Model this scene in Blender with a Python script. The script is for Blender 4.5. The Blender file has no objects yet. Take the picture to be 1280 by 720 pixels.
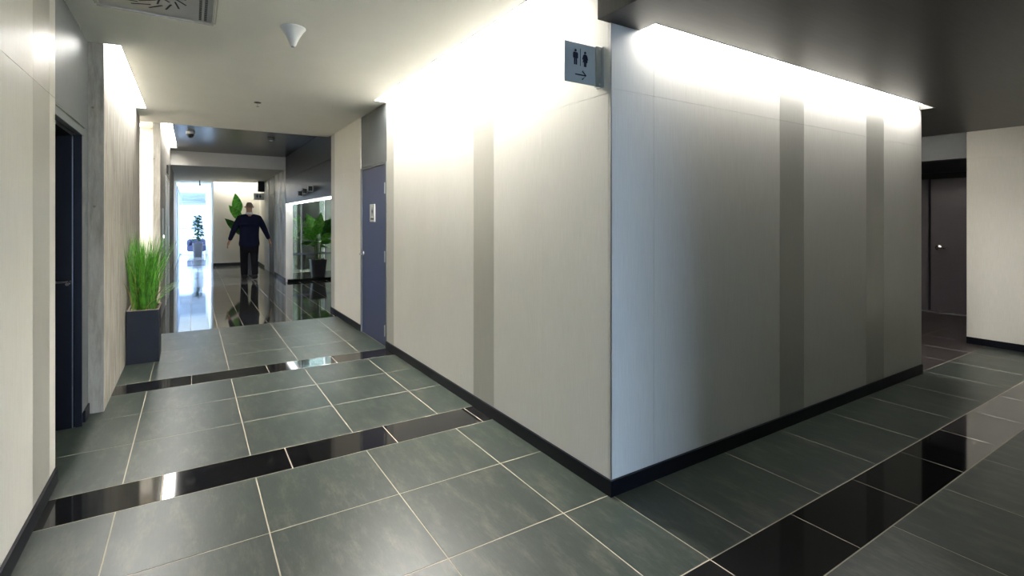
import bpy, bmesh, math, random
from mathutils import Vector, Matrix
random.seed(7)
PI = math.pi
S = bpy.context.scene
C = S.collection

# ------------------------------------------------------------------ camera
cam_d = bpy.data.cameras.new('camera')
cam = bpy.data.objects.new('camera', cam_d)
C.objects.link(cam)
cam.location = (0, 0, 1.391)
cam.rotation_euler = (PI / 2, 0, -0.5657)
cam_d.sensor_width = 36.0
cam_d.lens = 631.0 / 1280.0 * 36.0
cam_d.shift_y = -85.0 / 1280.0
cam_d.clip_start = 0.05
S.camera = cam

# ------------------------------------------------------------------ world
W = bpy.data.worlds.new('sky')
S.world = W
W.use_nodes = True
bg = W.node_tree.nodes['Background']
bg.inputs[0].default_value = (0.52, 0.68, 1.0, 1)
bg.inputs[1].default_value = 5.5

# light levels (one place)
E_COVE_LEFTWALL = 36.0
E_COVE_MAIN = 50.0
E_COVE_RIGHT = 7.6
E_LOBBY = 13.0
E_FAR = 3.5

# ------------------------------------------------------------------ colour management
S.view_settings.view_transform = 'Standard'
S.view_settings.look = 'None'
S.view_settings.exposure = 2.1
S.view_settings.gamma = 1.0
S.view_settings.use_curve_mapping = False
S.cycles.max_bounces = 14
S.cycles.diffuse_bounces = 7
S.cycles.glossy_bounces = 6
S.cycles.transmission_bounces = 8
S.cycles.transparent_max_bounces = 12
S.cycles.caustics_reflective = False
S.cycles.caustics_refractive = False
S.cycles.sample_clamp_indirect = 6.0


def portal(loc, rot, sx, sy):
    l = bpy.data.lights.new('window_daylight_portal', 'AREA')
    l.shape = 'RECTANGLE'
    l.size, l.size_y = sx, sy
    l.cycles.is_portal = True
    o = bpy.data.objects.new('window_daylight_portal', l)
    o.location = loc
    o.rotation_euler = rot
    C.objects.link(o)


# the glazed end of the corridor behind the camera, the far window, the left glazing of the lounge
portal((0.6, -5.95, 1.4), (PI / 2, 0, PI), 2.3, 2.4)
portal((0.1, 24.35, 1.35), (-PI / 2, 0, PI), 1.2, 2.5)
portal((-0.47, 22.2, 1.3), (PI / 2, 0, -PI / 2), 4.2, 2.4)


# ------------------------------------------------------------------ materials
def lin(c):
    return tuple(((v / 255.0) / 12.92 if v / 255.0 <= 0.04045 else ((v / 255.0 + 0.055) / 1.055) ** 2.4) for v in c) + (1,)


class NT:
    def __init__(s, name):
        s.m = bpy.data.materials.new(name)
        s.m.use_nodes = True
        s.t = s.m.node_tree
        s.b = s.t.nodes['Principled BSDF']

    def n(s, typ, **kw):
        nd = s.t.nodes.new(typ)
        for k, v in kw.items():
            if k.startswith('i_'):
                key = k[2:]
                key = int(key) if key.isdigit() else key.replace('_', ' ')
                nd.inputs[key].default_value = v
            else:
                setattr(nd, k, v)
        return nd

    def l(s, a, b):
        s.t.links.new(a, b)

    def set(s, **kw):
        for k, v in kw.items():
            s.b.inputs[k.replace('_', ' ')].default_value = v
        return s

    def noise(s, scale=(1, 1, 1), sc=5.0, detail=4.0, rough=0.55, rnd=False):
        g = s.n('ShaderNodeNewGeometry')
        mp = s.n('ShaderNodeMapping')
        mp.inputs['Scale'].default_value = scale
        src = g.outputs['Position']
        if rnd:
            oi = s.n('ShaderNodeObjectInfo')
            ad = s.n('ShaderNodeVectorMath', operation='MULTIPLY_ADD')
            cb = s.n('ShaderNodeCombineXYZ')
            for k in range(3):
                s.l(oi.outputs['Random'], cb.inputs[k])
            s.l(cb.outputs[0], ad.inputs[0])
            ad.inputs[1].default_value = (17, 31, 9)
            s.l(g.outputs['Position'], ad.inputs[2])
            src = ad.outputs[0]
        s.l(src, mp.inputs['Vector'])
        nz = s.n('ShaderNodeTexNoise')
        nz.inputs['Scale'].default_value = sc
        nz.inputs['Detail'].default_value = detail
        nz.inputs['Roughness'].default_value = rough
        s.l(mp.outputs[0], nz.inputs['Vector'])
        return nz.outputs['Fac']

    def ramp(s, fac, stops):
        r = s.n('ShaderNodeValToRGB')
        e = r.color_ramp.elements
        e[0].position, e[0].color = stops[0]
        e[1].position, e[1].color = stops[-1]
        for p, c in stops[1:-1]:
            x = e.new(p)
            x.color = c
        s.l(fac, r.inputs[0])
        return r.outputs[0]

    def mul(s, a, b, fac=1.0, mode='MULTIPLY'):
        mx = s.n('ShaderNodeMix', data_type='RGBA', blend_type=mode)
        mx.inputs[0].default_value = fac
        s.l(a, mx.inputs[6])
        s.l(b, mx.inputs[7])
        return mx.outputs[2]

    def bump(s, fac, strength, dist):
        b = s.n('ShaderNodeBump')
        b.inputs['Strength'].default_value = strength
        b.inputs['Distance'].default_value = dist
        s.l(fac, b.inputs['Height'])
        s.l(b.outputs[0], s.b.inputs['Normal'])


def plain(name, col, rough=0.5, metal=0.0, spec=0.5, vary=0.0, scale=(1, 1, 1), sc=20.0):
    t = NT(name)
    t.set(Roughness=rough, Metallic=metal)
    t.b.inputs['Specular IOR Level'].default_value = spec
    if vary > 0:
        c = lin(col)
        lo = tuple(v * (1 - vary) for v in c[:3]) + (1,)
        hi = tuple(min(1, v * (1 + vary)) for v in c[:3]) + (1,)
        f = t.noise(scale, sc)
        t.l(t.ramp(f, [(0.3, lo), (0.7, hi)]), t.b.inputs['Base Color'])
    else:
        t.set(Base_Color=lin(col))
    return t.m


def emis(name, col, strength):
    t = NT(name)
    t.set(Base_Color=(0.8, 0.8, 0.8, 1), Roughness=0.6)
    t.b.inputs['Emission Color'].default_value = col
    t.b.inputs['Emission Strength'].default_value = strength
    return t.m


M = {}
# linen-textured laminate wall panel: fine vertical threads, satin
t = NT('linen_laminate')
f1 = t.noise((90, 90, 1.2), 6.0, 3.0)
f2 = t.noise((1, 1, 0.5), 2.0, 3.0)
col = t.mul(t.ramp(f1, [(0.30, lin((226, 223, 214))), (0.70, lin((240, 237, 229)))]),
            t.ramp(f2, [(0.3, (0.95, 0.95, 0.94, 1)), (0.7, (1, 1, 1, 1))]))
t.l(col, t.b.inputs['Base Color'])
t.set(Roughness=0.42)
t.b.inputs['Specular IOR Level'].default_value = 0.45
t.bump(f1, 0.06, 0.002)
M['panel'] = t.m
M['core'] = plain('wall_core_plaster', (196, 192, 182), 0.7, vary=0.03)
# satin stainless strip
t = NT('satin_steel')
f1 = t.noise((160, 160, 1.0), 5.0, 2.0)
t.l(t.ramp(f1, [(0.3, lin((190, 188, 178))), (0.7, lin((204, 202, 193)))]), t.b.inputs['Base Color'])
t.set(Metallic=0.35, Roughness=0.40)
M['steel'] = t.m
M['chrome'] = plain('polished_chrome', (238, 238, 238), 0.2, 1.0)
M['alu'] = plain('brushed_aluminium', (190, 192, 192), 0.3, 1.0, vary=0.05, scale=(60, 60, 1))
M['white_paint'] = plain('white_ceiling_paint', (240, 240, 234), 0.75, spec=0.3, vary=0.015, sc=3)
M['white_wall'] = plain('white_wall_paint', (226, 222, 212), 0.6, vary=0.02, sc=2)
# dark ceiling: dark lacquered boards with a fine grain along the corridor
t = NT('dark_ceiling_lacquer')
f1 = t.noise((1.2, 22, 1), 4.0, 4.0)
t.l(t.ramp(f1, [(0.25, lin((40, 40, 36))), (0.75, lin((56, 54, 49)))]), t.b.inputs['Base Color'])
t.set(Roughness=0.42)
M['dark_ceiling'] = t.m
t = NT('dark_lobby_ceiling')
f1 = t.noise((22, 1.2, 1), 4.0, 4.0)
t.l(t.ramp(f1, [(0.25, lin((30, 31, 34))), (0.75, lin((56, 53, 52)))]), t.b.inputs['Base Color'])
t.set(Roughness=0.25)
M['lobby_ceiling'] = t.m
M['navy_base'] = plain('navy_baseboard', (14, 17, 25), 0.4, spec=0.2, vary=0.06)
M['navy_door'] = plain('navy_lacquered_steel', (14, 17, 27), 0.42, spec=0.25, vary=0.05, scale=(20, 20, 1))
M['blue_door'] = plain('slate_blue_door', (72, 80, 116), 0.36, 0.25, vary=0.05, scale=(30, 30, 1))
t = NT('gunmetal_sheet')
f1 = t.noise((40, 40, 1.0), 5.0, 3.0)
t.l(t.ramp(f1, [(0.3, lin((92, 98, 100))), (0.7, lin((108, 113, 114)))]), t.b.inputs['Base Color'])
t.set(Metallic=0.3, Roughness=0.5)
M['gunmetal'] = t.m
M['purple_door'] = plain('plum_grey_laminate', (92, 86, 92), 0.33, vary=0.08, scale=(1, 1, 30), sc=6)
M['bulkhead'] = plain('dark_green_grey_laminate', (24, 29, 29), 0.35, spec=0.3, vary=0.12, scale=(1, 1.2, 20), sc=4)
M['slate'] = plain('slate_grey_paint', (62, 68, 74), 0.45, vary=0.05)
M['south'] = plain('grey_laminate', (112, 116, 110), 0.4, vary=0.04)
M['facade'] = plain('pale_render_facade', (186, 190, 196), 0.9, vary=0.04, sc=1)
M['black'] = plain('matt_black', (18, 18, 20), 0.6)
M['black_gloss'] = plain('black_gloss_plinth', (14, 15, 17), 0.12)
M['pot_navy'] = plain('anthracite_planter', (19, 20, 27), 0.45, spec=0.25, vary=0.05)
M['pot_dark'] = plain('charcoal_planter', (46, 46, 50), 0.3, vary=0.05)
M['soil'] = plain('bark_mulch', (120, 108, 96), 0.9, vary=0.35, sc=60)
M['sign_grey'] = plain('sign_grey_aluminium', (186, 192, 190), 0.4, 0.1)
M['sign_ink'] = plain('sign_navy_ink', (22, 24, 52), 0.5)
M['sign_white'] = plain('sign_pale_plate', (214, 216, 212), 0.45)
M['white_plastic'] = plain('white_plastic', (232, 234, 234), 0.4)
M['navy_cloth'] = plain('navy_wool_jacket', (22, 26, 50), 0.85, spec=0.2, vary=0.12, sc=40)
M['black_cloth'] = plain('black_trouser_cloth', (20, 20, 24), 0.85, spec=0.2, vary=0.1, sc=40)
M['skin'] = plain('skin', (196, 150, 126), 0.55, vary=0.05)
M['hair'] = plain('short_grey_hair', (158, 138, 122), 0.8, vary=0.15, sc=80)
M['collar'] = plain('pale_shirt', (210, 212, 220), 0.8)
M['leather'] = plain('black_shoe_leather', (14, 13, 13), 0.7)
M['sofa'] = plain('navy_sofa_leather', (48, 50, 78), 0.5, vary=0.08)
M['white_frame'] = plain('white_window_frame', (214, 222, 232), 0.4)
M['grey_frame'] = plain('grey_window_frame', (128, 138, 152), 0.4, 0.3)
M['brown_pillar'] = plain('brown_pillar', (92, 82, 74), 0.5, vary=0.06)
M['outside_pave'] = plain('pale_paving', (150, 150, 148), 0.9, vary=0.05)

# board-marked concrete
t = NT('board_marked_concrete')
f1 = t.noise((5, 5, 0.8), 3.0, 8.0, 0.7)
f2 = t.noise((1, 1, 0.7), 3.0, 5.0)
g = t.n('ShaderNodeNewGeometry')
sp = t.n('ShaderNodeSeparateXYZ')
t.l(g.outputs['Position'], sp.inputs[0])
ma = t.n('ShaderNodeMath', operation='MULTIPLY'); ma.inputs[1].default_value = 4.6
t.l(sp.outputs['Y'], ma.inputs[0])
fr = t.n('ShaderNodeMath', operation='FRACT'); t.l(ma.outputs[0], fr.inputs[0])
fl_ = t.n('ShaderNodeMath', operation='FLOOR'); t.l(ma.outputs[0], fl_.inputs[0])
wn = t.n('ShaderNodeTexWhiteNoise', noise_dimensions='1D'); t.l(fl_.outputs[0], wn.inputs['W'])
seam = t.ramp(fr.outputs[0], [(0.0, (0, 0, 0, 1)), (0.05, (1, 1, 1, 1)), (0.95, (1, 1, 1, 1))])
vo = t.n('ShaderNodeTexVoronoi'); vo.inputs['Scale'].default_value = 8.0
t.l(g.outputs['Position'], vo.inputs['Vector'])
pore = t.ramp(vo.outputs['Distance'], [(0.04, (0, 0, 0, 1)), (0.09, (1, 1, 1, 1))])
base = t.ramp(f1, [(0.28, lin((130, 126, 117))), (0.5, lin((172, 168, 158))), (0.74, lin((200, 196, 186)))])
c2 = t.mul(base, t.ramp(f2, [(0.3, (0.86, 0.85, 0.83, 1)), (0.7, (1, 1, 1, 1))]))
c3 = t.mul(c2, t.ramp(wn.outputs['Value'], [(0.0, (0.9, 0.9, 0.89, 1)), (1.0, (1, 1, 1, 1))]))
c4 = t.mul(c3, seam, 0.22)
c5 = t.mul(c4, pore, 0.5)
t.l(c5, t.b.inputs['Base Color'])
t.set(Roughness=0.75)
hh = t.mul(seam, pore, 0.7)
h2 = t.mul(hh, base, 0.5)
t.bump(h2, 0.35, 0.006)
M['concrete'] = t.m

# grey-green porcelain tile: streaks along the left corridor, soft sheen
t = NT('grey_green_porcelain')
f1 = t.noise((5.0, 1.5, 1), 2.2, 10.0, 0.74, rnd=True)
f3 = t.noise((55, 7, 1), 3.0, 3.0, rnd=True)
f2 = t.noise((1, 1, 1), 60.0, 3.0, rnd=True)
oi = t.n('ShaderNodeObjectInfo')
c1 = t.ramp(f1, [(0.25, lin((29, 37, 34))), (0.5, lin((43, 52, 46))), (0.78, lin((92, 91, 80)))])
c2 = t.mul(c1, t.ramp(f2, [(0.3, (0.93, 0.93, 0.93, 1)), (0.7, (1, 1, 1, 1))]))
c2 = t.mul(c2, t.ramp(f3, [(0.3, (0.62, 0.66, 0.66, 1)), (0.7, (1.0, 1.0, 1.0, 1))]))
c3 = t.mul(c2, t.ramp(oi.outputs['Random'], [(0, (0.92, 0.93, 0.93, 1)), (1, (1, 1, 1, 1))]))
t.l(c3, t.b.inputs['Base Color'])
t.set(Roughness=0.36)
t.b.inputs['Specular IOR Level'].default_value = 0.4
t.bump(f2, 0.04, 0.002)
M['tile'] = t.m
M['tile_brown'] = plain('dark_brown_stone', (50, 44, 43), 0.3, vary=0.15, scale=(1, 8, 1), sc=4)
M['tile_black'] = plain('polished_black_granite', (17, 17, 18), 0.06, vary=0.3, sc=120)
M['tile_polish'] = plain('polished_dark_stone', (34, 35, 34), 0.05, spec=0.5, vary=0.2, scale=(6, 1, 1), sc=6)
M['tile_far'] = plain('satin_grey_stone', (104, 106, 104), 0.13, spec=0.7, vary=0.1, scale=(6, 1, 1), sc=4)
M['grout'] = plain('pale_grout', (160, 152, 136), 0.9, vary=0.06, sc=40)

# plants
def leafmat(name, a, b):
    t = NT(name)
    f = t.noise((1, 1, 1), 18.0, 3.0, rnd=True)
    t.l(t.ramp(f, [(0.3, lin(a)), (0.7, lin(b))]), t.b.inputs['Base Color'])
    t.set(Roughness=0.38)
    t.b.inputs['Transmission Weight'].default_value = 0.0
    t.b.inputs['Subsurface Weight'].default_value = 0.0
    return t.m
M['grass'] = leafmat('grass_blade', (28, 90, 20), (98, 160, 50))
M['grass_dry'] = leafmat('dry_grass_blade', (150, 140, 70), (176, 164, 96))
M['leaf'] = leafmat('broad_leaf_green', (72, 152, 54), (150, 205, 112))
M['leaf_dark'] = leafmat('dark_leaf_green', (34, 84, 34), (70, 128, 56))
M['ficus'] = leafmat('small_dark_leaf', (24, 62, 40), (48, 92, 58))
M['stem'] = plain('green_stem', (96, 128, 58), 0.6)
M['trunk'] = plain('brown_trunk', (88, 68, 52), 0.8, vary=0.2, sc=30)

M['grille'] = plain('grey_grille_metal', (176, 174, 168), 0.36, 0.3, vary=0.04)
M['em_main'] = emis('cove_diffuser_warm_white', (1.0, 0.968, 0.915, 1), E_COVE_MAIN)
M['em_left'] = emis('cove_diffuser_left', (1.0, 0.975, 0.94, 1), E_COVE_LEFTWALL)
M['em_right'] = emis('cove_diffuser_right', (1.0, 0.98, 0.95, 1), E_COVE_RIGHT)
M['em_passage_fill'] = emis('passage_fill_diffuser', (1.0, 0.97, 0.92, 1), 24.0)
M['em_lobby'] = emis('cove_diffuser_lobby', (1.0, 0.96, 0.9, 1), E_LOBBY)
M['em_far'] = emis('cove_diffuser_far', (1.0, 0.95, 0.86, 1), E_FAR)
M['em_strip'] = emis('led_strip', (0.95, 1.0, 1.0, 1), 3.0)
M['em_alcove_fill'] = emis('alcove_fill_diffuser', (1.0, 0.9, 0.95, 1), 12.0)
M['em_recess_fill'] = emis('recess_fill_diffuser', (1.0, 0.98, 0.94, 1), 60.0)
M['em_room_fill'] = emis('cool_fill_panel', (0.88, 0.98, 1.0, 1), 5.0)
M['em_side_fill'] = emis('warm_fill_panel', (1.0, 0.97, 0.94, 1), 6.0)

# window glass: clear thin pane; tinted reflective glass
def glass(name, tint, refl, rough=0.0):
    m = bpy.data.materials.new(name)
    m.use_nodes = True
    nt = m.node_tree
    for n in list(nt.nodes):
        if n.type != 'OUTPUT_MATERIAL':
            nt.nodes.remove(n)
    out = nt.nodes['Material Output']
    tr = nt.nodes.new('ShaderNodeBsdfTransparent'); tr.inputs[0].default_value = tint
    gl = nt.nodes.new('ShaderNodeBsdfGlossy'); gl.inputs['Roughness'].default_value = rough
    gl.inputs[0].default_value = (0.92, 0.97, 0.96, 1)
    mx = nt.nodes.new('ShaderNodeMixShader'); mx.inputs[0].default_value = refl
    nt.links.new(tr.outputs[0], mx.inputs[1])
    nt.links.new(gl.outputs[0], mx.inputs[2])
    nt.links.new(mx.outputs[0], out.inputs[0])
    return m
M['glass'] = glass('clear_window_glass', (0.94, 0.97, 0.97, 1), 0.08)
M['glass_tint'] = glass('tinted_reflective_glass', (0.58, 0.66, 0.66, 1), 0.55)
t = NT('frosted_teal_glass')
t.set(Base_Color=lin((190, 206, 202)), Roughness=0.25)
t.b.inputs['Transmission Weight'].default_value = 0.35
M['frosted'] = t.m


# ------------------------------------------------------------------ mesh helpers
ORG = {}          # world origin of every thing root


def bx(bm, x0, x1, y0, y1, z0, z1):
    vs = [bm.verts.new(p) for p in ((x0, y0, z0), (x1, y0, z0), (x1, y1, z0), (x0, y1, z0),
                                    (x0, y0, z1), (x1, y0, z1), (x1, y1, z1), (x0, y1, z1))]
    for q in ((0, 3, 2, 1), (4, 5, 6, 7), (0, 1, 5, 4), (1, 2, 6, 5), (2, 3, 7, 6), (3, 0, 4, 7)):
        bm.faces.new([vs[i] for i in q])
    return vs


def B(*boxes, bevel=0.0, seg=1):
    bm = bmesh.new()
    for b in boxes:
        bx(bm, *b)
    if bevel > 0:
        bmesh.ops.bevel(bm, geom=list(bm.edges), offset=bevel, segments=seg, affect='EDGES', clamp_overlap=True)
    return bm


def lathe(profile, n=24, center=(0, 0, 0), axis='Z'):
    bm = bmesh.new()
    rings = []
    for r, z in profile:
        ring = []
        for k in range(n):
            a = 2 * PI * k / n
            p = (r * math.cos(a), r * math.sin(a), z)
            if axis == 'X':
                p = (p[2], p[0], p[1])
            elif axis == 'Y':
                p = (p[0], p[2], p[1])
            ring.append(bm.verts.new((p[0] + center[0], p[1] + center[1], p[2] + center[2])))
        rings.append(ring)
    for a, b in zip(rings, rings[1:]):
        for k in range(n):
            bm.faces.new((a[k], a[(k + 1) % n], b[(k + 1) % n], b[k]))
    bm.faces.new(list(reversed(rings[0])))
    bm.faces.new(rings[-1])
    bmesh.ops.recalc_face_normals(bm, faces=bm.faces)
    return bm


def tube(bm, pts, r, n=8, r2=None):
    pts = [Vector(p) for p in pts]
    rings = []
    m = len(pts)
    for i, p in enumerate(pts):
        d = (pts[min(i + 1, m - 1)] - pts[max(i - 1, 0)]).normalized()
        up = Vector((0, 0, 1)) if abs(d.z) < 0.9 else Vector((1, 0, 0))
        a = d.cross(up).normalized()
        b = d.cross(a).normalized()
        rr = r if r2 is None else r + (r2 - r) * i / max(1, m - 1)
        rings.append([bm.verts.new(p + (a * math.cos(2 * PI * k / n) + b * math.sin(2 * PI * k / n)) * rr) for k in range(n)])
    for a, b in zip(rings, rings[1:]):
        for k in range(n):
            bm.faces.new((a[k], a[(k + 1) % n], b[(k + 1) % n], b[k]))
    bm.faces.new(list(reversed(rings[0])))
    bm.faces.new(rings[-1])
    return bm


def T(*args, **kw):
    bm = bmesh.new()
    tube(bm, *args, **kw)
    bmesh.ops.recalc_face_normals(bm, faces=bm.faces)
    return bm


def root_of(o):
    while o is not None and o.parent is not None:
        o = o.parent
    return o


def obj(name, bm, mat, parent=None, smooth=False, label=None, kind=None):
    me = bpy.data.meshes.new(name)
    if parent is not None:
        org = ORG.get(root_of(parent).name, (0, 0, 0))
        bmesh.ops.translate(bm, verts=bm.verts, vec=(-org[0], -org[1], -org[2]))
    bm.to_mesh(me)
    bm.free()
    me.materials.append(M[mat])
    if smooth:
        for p in me.polygons:
            p.use_smooth = True
        try:
            me.set_sharp_from_angle(angle=math.radians(40))
        except Exception:
            pass
    o = bpy.data.objects.new(name, me)
    C.objects.link(o)
    if parent is not None:
        o.parent = parent
    if label:
        o['label'] = label
    if kind:
        o['kind'] = kind
    return o


def tag(o, label, cat, group=None, kind=None):
    o['label'] = label
    o['category'] = cat
    if group:
        o['group'] = group
    if kind:
        o['kind'] = kind
    return o


def thing(name, label, cat, loc=(0, 0, 0), group=None, kind=None):
    o = bpy.data.objects.new(name, None)
    C.objects.link(o)
    o.location = loc
    o.empty_display_size = 0.1
    ORG[o.name] = loc
    return tag(o, label, cat, group, kind)


def struct(name, bm, mat, label, cat):
    return tag(obj(name, bm, mat), label, cat, kind='structure')


# ------------------------------------------------------------------ layout constants (metres)
XL = -0.61      # near left panel wall
XK = -0.537     # concrete wall face
XC = 1.785      # left face of the central block
YC = 1.88       # right face of the central block
XE = 5.605      # far right end of the block
ZW = 2.67       # white ceiling
ZD = 2.385      # dark ceiling
ZL = 2.80       # lobby ceiling
X2 = -0.36      # concrete wall beyond the gap
YEND = 7.92     # end of the block along the corridor
YP = 12.3       # header / pier

# ------------------------------------------------------------------ floor: grout bed and tiles
floor = struct('floor', B((-2.6, 10.2, -6.2, 24.6, -0.12, -0.0008)), 'grout',
               'tiled floor of grey-green porcelain with polished black bands', 'floor')
TM = {}


def tile(x0, x1, y0, y1, mat, name='tile', gap=0.0046):
    w, h = round(x1 - x0 - gap, 3), round(y1 - y0 - gap, 3)
    if w <= 0.01 or h <= 0.01:
        return
    key = (w, h, mat)
    if key not in TM:
        bm = bmesh.new()
        e = 0.0008
        a = [bm.verts.new((sx * w / 2, sy * h / 2, -0.004)) for sx, sy in ((-1, -1), (1, -1), (1, 1), (-1, 1))]
        b = [bm.verts.new((sx * w / 2, sy * h / 2, -0.001)) for sx, sy in ((-1, -1), (1, -1), (1, 1), (-1, 1))]
        c = [bm.verts.new((sx * (w / 2 - e), sy * (h / 2 - e), 0.0)) for sx, sy in ((-1, -1), (1, -1), (1, 1), (-1, 1))]
        for p, q in ((a, b), (b, c)):
            for k in range(4):
                bm.faces.new((p[k], p[(k + 1) % 4], q[(k + 1) % 4], q[k]))
        bm.faces.new(c)
        me = bpy.data.meshes.new('tile')
        bm.to_mesh(me)
        bm.free()
        me.materials.append(M[mat])
        TM[key] = me
    o = bpy.data.objects.new(name, TM[key])
    o.location = ((x0 + x1) / 2, (y0 + y1) / 2, 0)
    C.objects.link(o)
    o.parent = floor


def grid(xs, ys, mat, name='tile', **kw):
    for a, b in zip(xs, xs[1:]):
        for c, d in zip(ys, ys[1:]):
            tile(a, b, c, d, mat, name, **kw)


gx = [-0.306 + 0.6 * k for k in range(0, 20)]
gx[1], gx[2], gx[3] = 0.294, 0.892, 1.490
left_x = [XL - 0.05] + gx[:4] + [XC + 0.01]
# left corridor, nearest rows first
rows = [-0.73, -0.15, 0.432, 1.012]
grid(left_x, rows, 'tile')
grid(left_x, [1.312, 1.892, 2.472, 3.046], 'tile')
grid([XL - 0.02, -0.13, 0.48, 1.09, 1.70, XC + 0.01], [3.046, 3.346], 'tile_black', 'black_tile')
grid([XL - 0.16] + left_x[1:], [3.346, 3.92, 4.495, 5.058], 'tile')
grid([XL - 0.02, 0.0, 0.6, 1.2, XC + 0.01], [5.058, 5.352], 'tile_black', 'black_tile')
grid(left_x, [5.352, 5.94, 6.52, 7.085, 7.50], 'tile')
# behind the camera only a few large slabs are ever in view
grid([XL, 0.294, 0.892, XC + 0.02], [-6.0, -4.3, -2.5, -0.73], 'tile')
# crossing black band and the right corridor
grid([XL] + [-0.006 + 0.6 * k for k in range(0, 13)] + [7.40], [1.012, 1.312], 'tile_black', 'black_tile')
right_x = [XC + 0.01] + [v for v in gx if 1.9 < v < 7.2] + [7.41]
grid(right_x, [0.05, 0.432, 1.012], 'tile')
grid(right_x, [1.312, 1.892], 'tile')
nx = [XE] + [v for v in gx if XE + 0.2 < v < 9.3] + [9.5]
grid(nx, [1.892, 2.49, 3.09, 3.69, 4.2], 'tile_brown', 'brown_tile', gap=0.003)
# polished lobby: long narrow polished slabs
px = [-0.30 + 0.2925 * k for k in range(0, 17)]
px[0] = -0.50
grid(px, [7.50, 8.70, 9.90, 11.10, YP], 'tile_polish', 'polished_slab', gap=0.0035)
# far corridor: satin grey rows with narrow dark bands
yy = YP
fx = [-0.62, -0.006, 0.594, 1.194, 1.81]
k = 0
while yy < 17.6:
    grid(fx, [yy, yy + 0.58], 'tile_far', 'satin_tile', gap=0.006)
    yy += 0.58
    k += 1
    if k % 3 == 0:
        grid(fx, [yy, yy + 0.30], 'tile_black', 'black_tile', gap=0.006)
        yy += 0.30
while yy < 24.3:
    grid([-0.62, -0.006, 0.594], [yy, yy + 0.58], 'tile_far', 'satin_tile', gap=0.006)
    yy += 0.58
    k += 1
    if k % 3 == 0:
        grid([-0.62, -0.006, 0.594], [yy, yy + 0.30], 'tile_black', 'black_tile', gap=0.006)
        yy += 0.30

# ------------------------------------------------------------------ roof and ceilings
struct('roof', B((-2.7, 10.4, -6.3, 14.6, 3.05, 3.2), (-0.75, 4.5, 14.55, 24.6, 3.05, 3.2)), 'core',
       'unseen roof slab added above the ceilings against stray sky light', 'roof')  # unseen slab closes the shell so sky light cannot leak in
struct('ceiling', B((-1.0, XK - 0.01, -6.2, 8.1, ZW, ZW + 0.3),
                    (XK - 0.01, -0.44, -6.2, 4.68, ZW, ZW + 0.3), (XK - 0.01, -0.44, 7.12, 8.1, ZW, ZW + 0.3),
                    (-0.44, 1.655, -6.2, 8.1, ZW, ZW + 0.3),
                    (1.655, XC - 0.001, -6.2, 2.278, ZW, ZW + 0.3), (1.655, XC, 5.35, 8.1, ZW, ZW + 0.3),
                    ), 'white_paint', 'smooth white painted ceiling of the left corridor', 'ceiling')
struct('ceiling_right', B((1.70, 7.399, 0.0, 1.765, ZD, 2.98),
                          (1.70, 1.985, 1.765, 1.885, ZD, 2.98), (5.55, 7.399, 1.765, 1.885, ZD, 2.98),
                          (XE + 0.122, 7.399, 1.885, 4.2, ZD, 2.98), (XE + 0.001, XE + 0.122, 1.885, 1.998, ZD, 2.98), (XE + 0.001, XE + 0.122, 4.102, 4.2, ZD, 2.98)), 'dark_ceiling',
       'lower dark brown lacquered ceiling over the right corridor', 'ceiling')
struct('ceiling_lobby', B((X2 + 0.12, 4.2, 8.1, YP, ZL, 2.98), (X2, X2 + 0.12, 11.9, YP, ZL, 2.98), (X2, X2 + 0.12, 8.1, 8.42, ZL, 2.98),
                          (-0.56, X2, 7.72, YP, ZL + 0.02, 2.98), (1.82, 4.2, YP, 17.0, ZL, 2.98)), 'lobby_ceiling',
       'dark polished ceiling of the lobby beyond the white one', 'ceiling')
struct('ceiling_far', B((-0.70, XC + 0.1, YP + 0.12, 17.3, 2.52, 3.0), (-0.70, 0.56, 17.3, 24.5, 2.62, 3.0)), 'white_paint',
       'white ceiling of the far corridor behind the beam', 'ceiling')
struct('trim_1', B((X2, XC + 0.02, YP, YP + 0.12, 2.51, 3.0)), 'white_wall',
       'white beam crossing the corridor beyond the lobby', 'beam')


def cove(name, x0, x1, y0, y1, zc, mat, label, wallside, depth=0.07):
    """recessed linear luminaire: luminous diffuser set back into a slot, thin metal rim on the room side"""
    t_ = thing(name, label, 'light', ((x0 + x1) / 2, (y0 + y1) / 2, zc), 'recessed ceiling slot lights')
    obj('diffuser', B((x0, x1, y0, y1, zc + depth, zc + depth + 0.015)), mat, t_)
    obj('housing', B((x0, x1, y0, y1, zc + depth + 0.017, zc + depth + 0.05)), 'white_plastic', t_)
    r = 0.004
    if wallside == '+x':
        rim = (x0 - r, x0, y0, y1, zc - 0.002, zc + depth)
    elif wallside == '-x':
        rim = (x1, x1 + r, y0, y1, zc - 0.002, zc + depth)
    elif wallside == 's':
        rim = (x0, x1, y1 - r, y1, zc - 0.002, zc + depth)
    else:
        rim = (x0, x1, y0 - r, y0, zc - 0.002, zc + depth)
    obj('rim', B(rim), 'alu', t_)
    return t_


cove('slot_light', 1.655, XC - 0.001, 2.28, 5.348, ZW, 'em_main', 'long slot light washing the left face of the central block', '+x')
cove('slot_light', XK + 0.001, -0.44, 4.682, 7.118, ZW, 'em_left', 'slot light above the concrete wall beside the planter', '-x')
cove('slot_light', 1.987, 5.548, 1.767, YC - 0.001, ZD, 'em_right', 'slot light in the dark ceiling above the block right face', 'y', 0.045)
cove('slot_light', XE + 0.001, XE + 0.12, 2.0, 4.1, ZD, 'em_passage_fill', 'unseen slot light added beyond the block to light the right end wall', '-x', 0.045)  # unseen lamp added behind the block to light end wall, lintel and alcove
cove('slot_light', X2 + 0.001, X2 + 0.12, 8.422, 11.898, ZL, 'em_lobby', 'slot light above the far concrete wall in the lobby', '-x')


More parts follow.
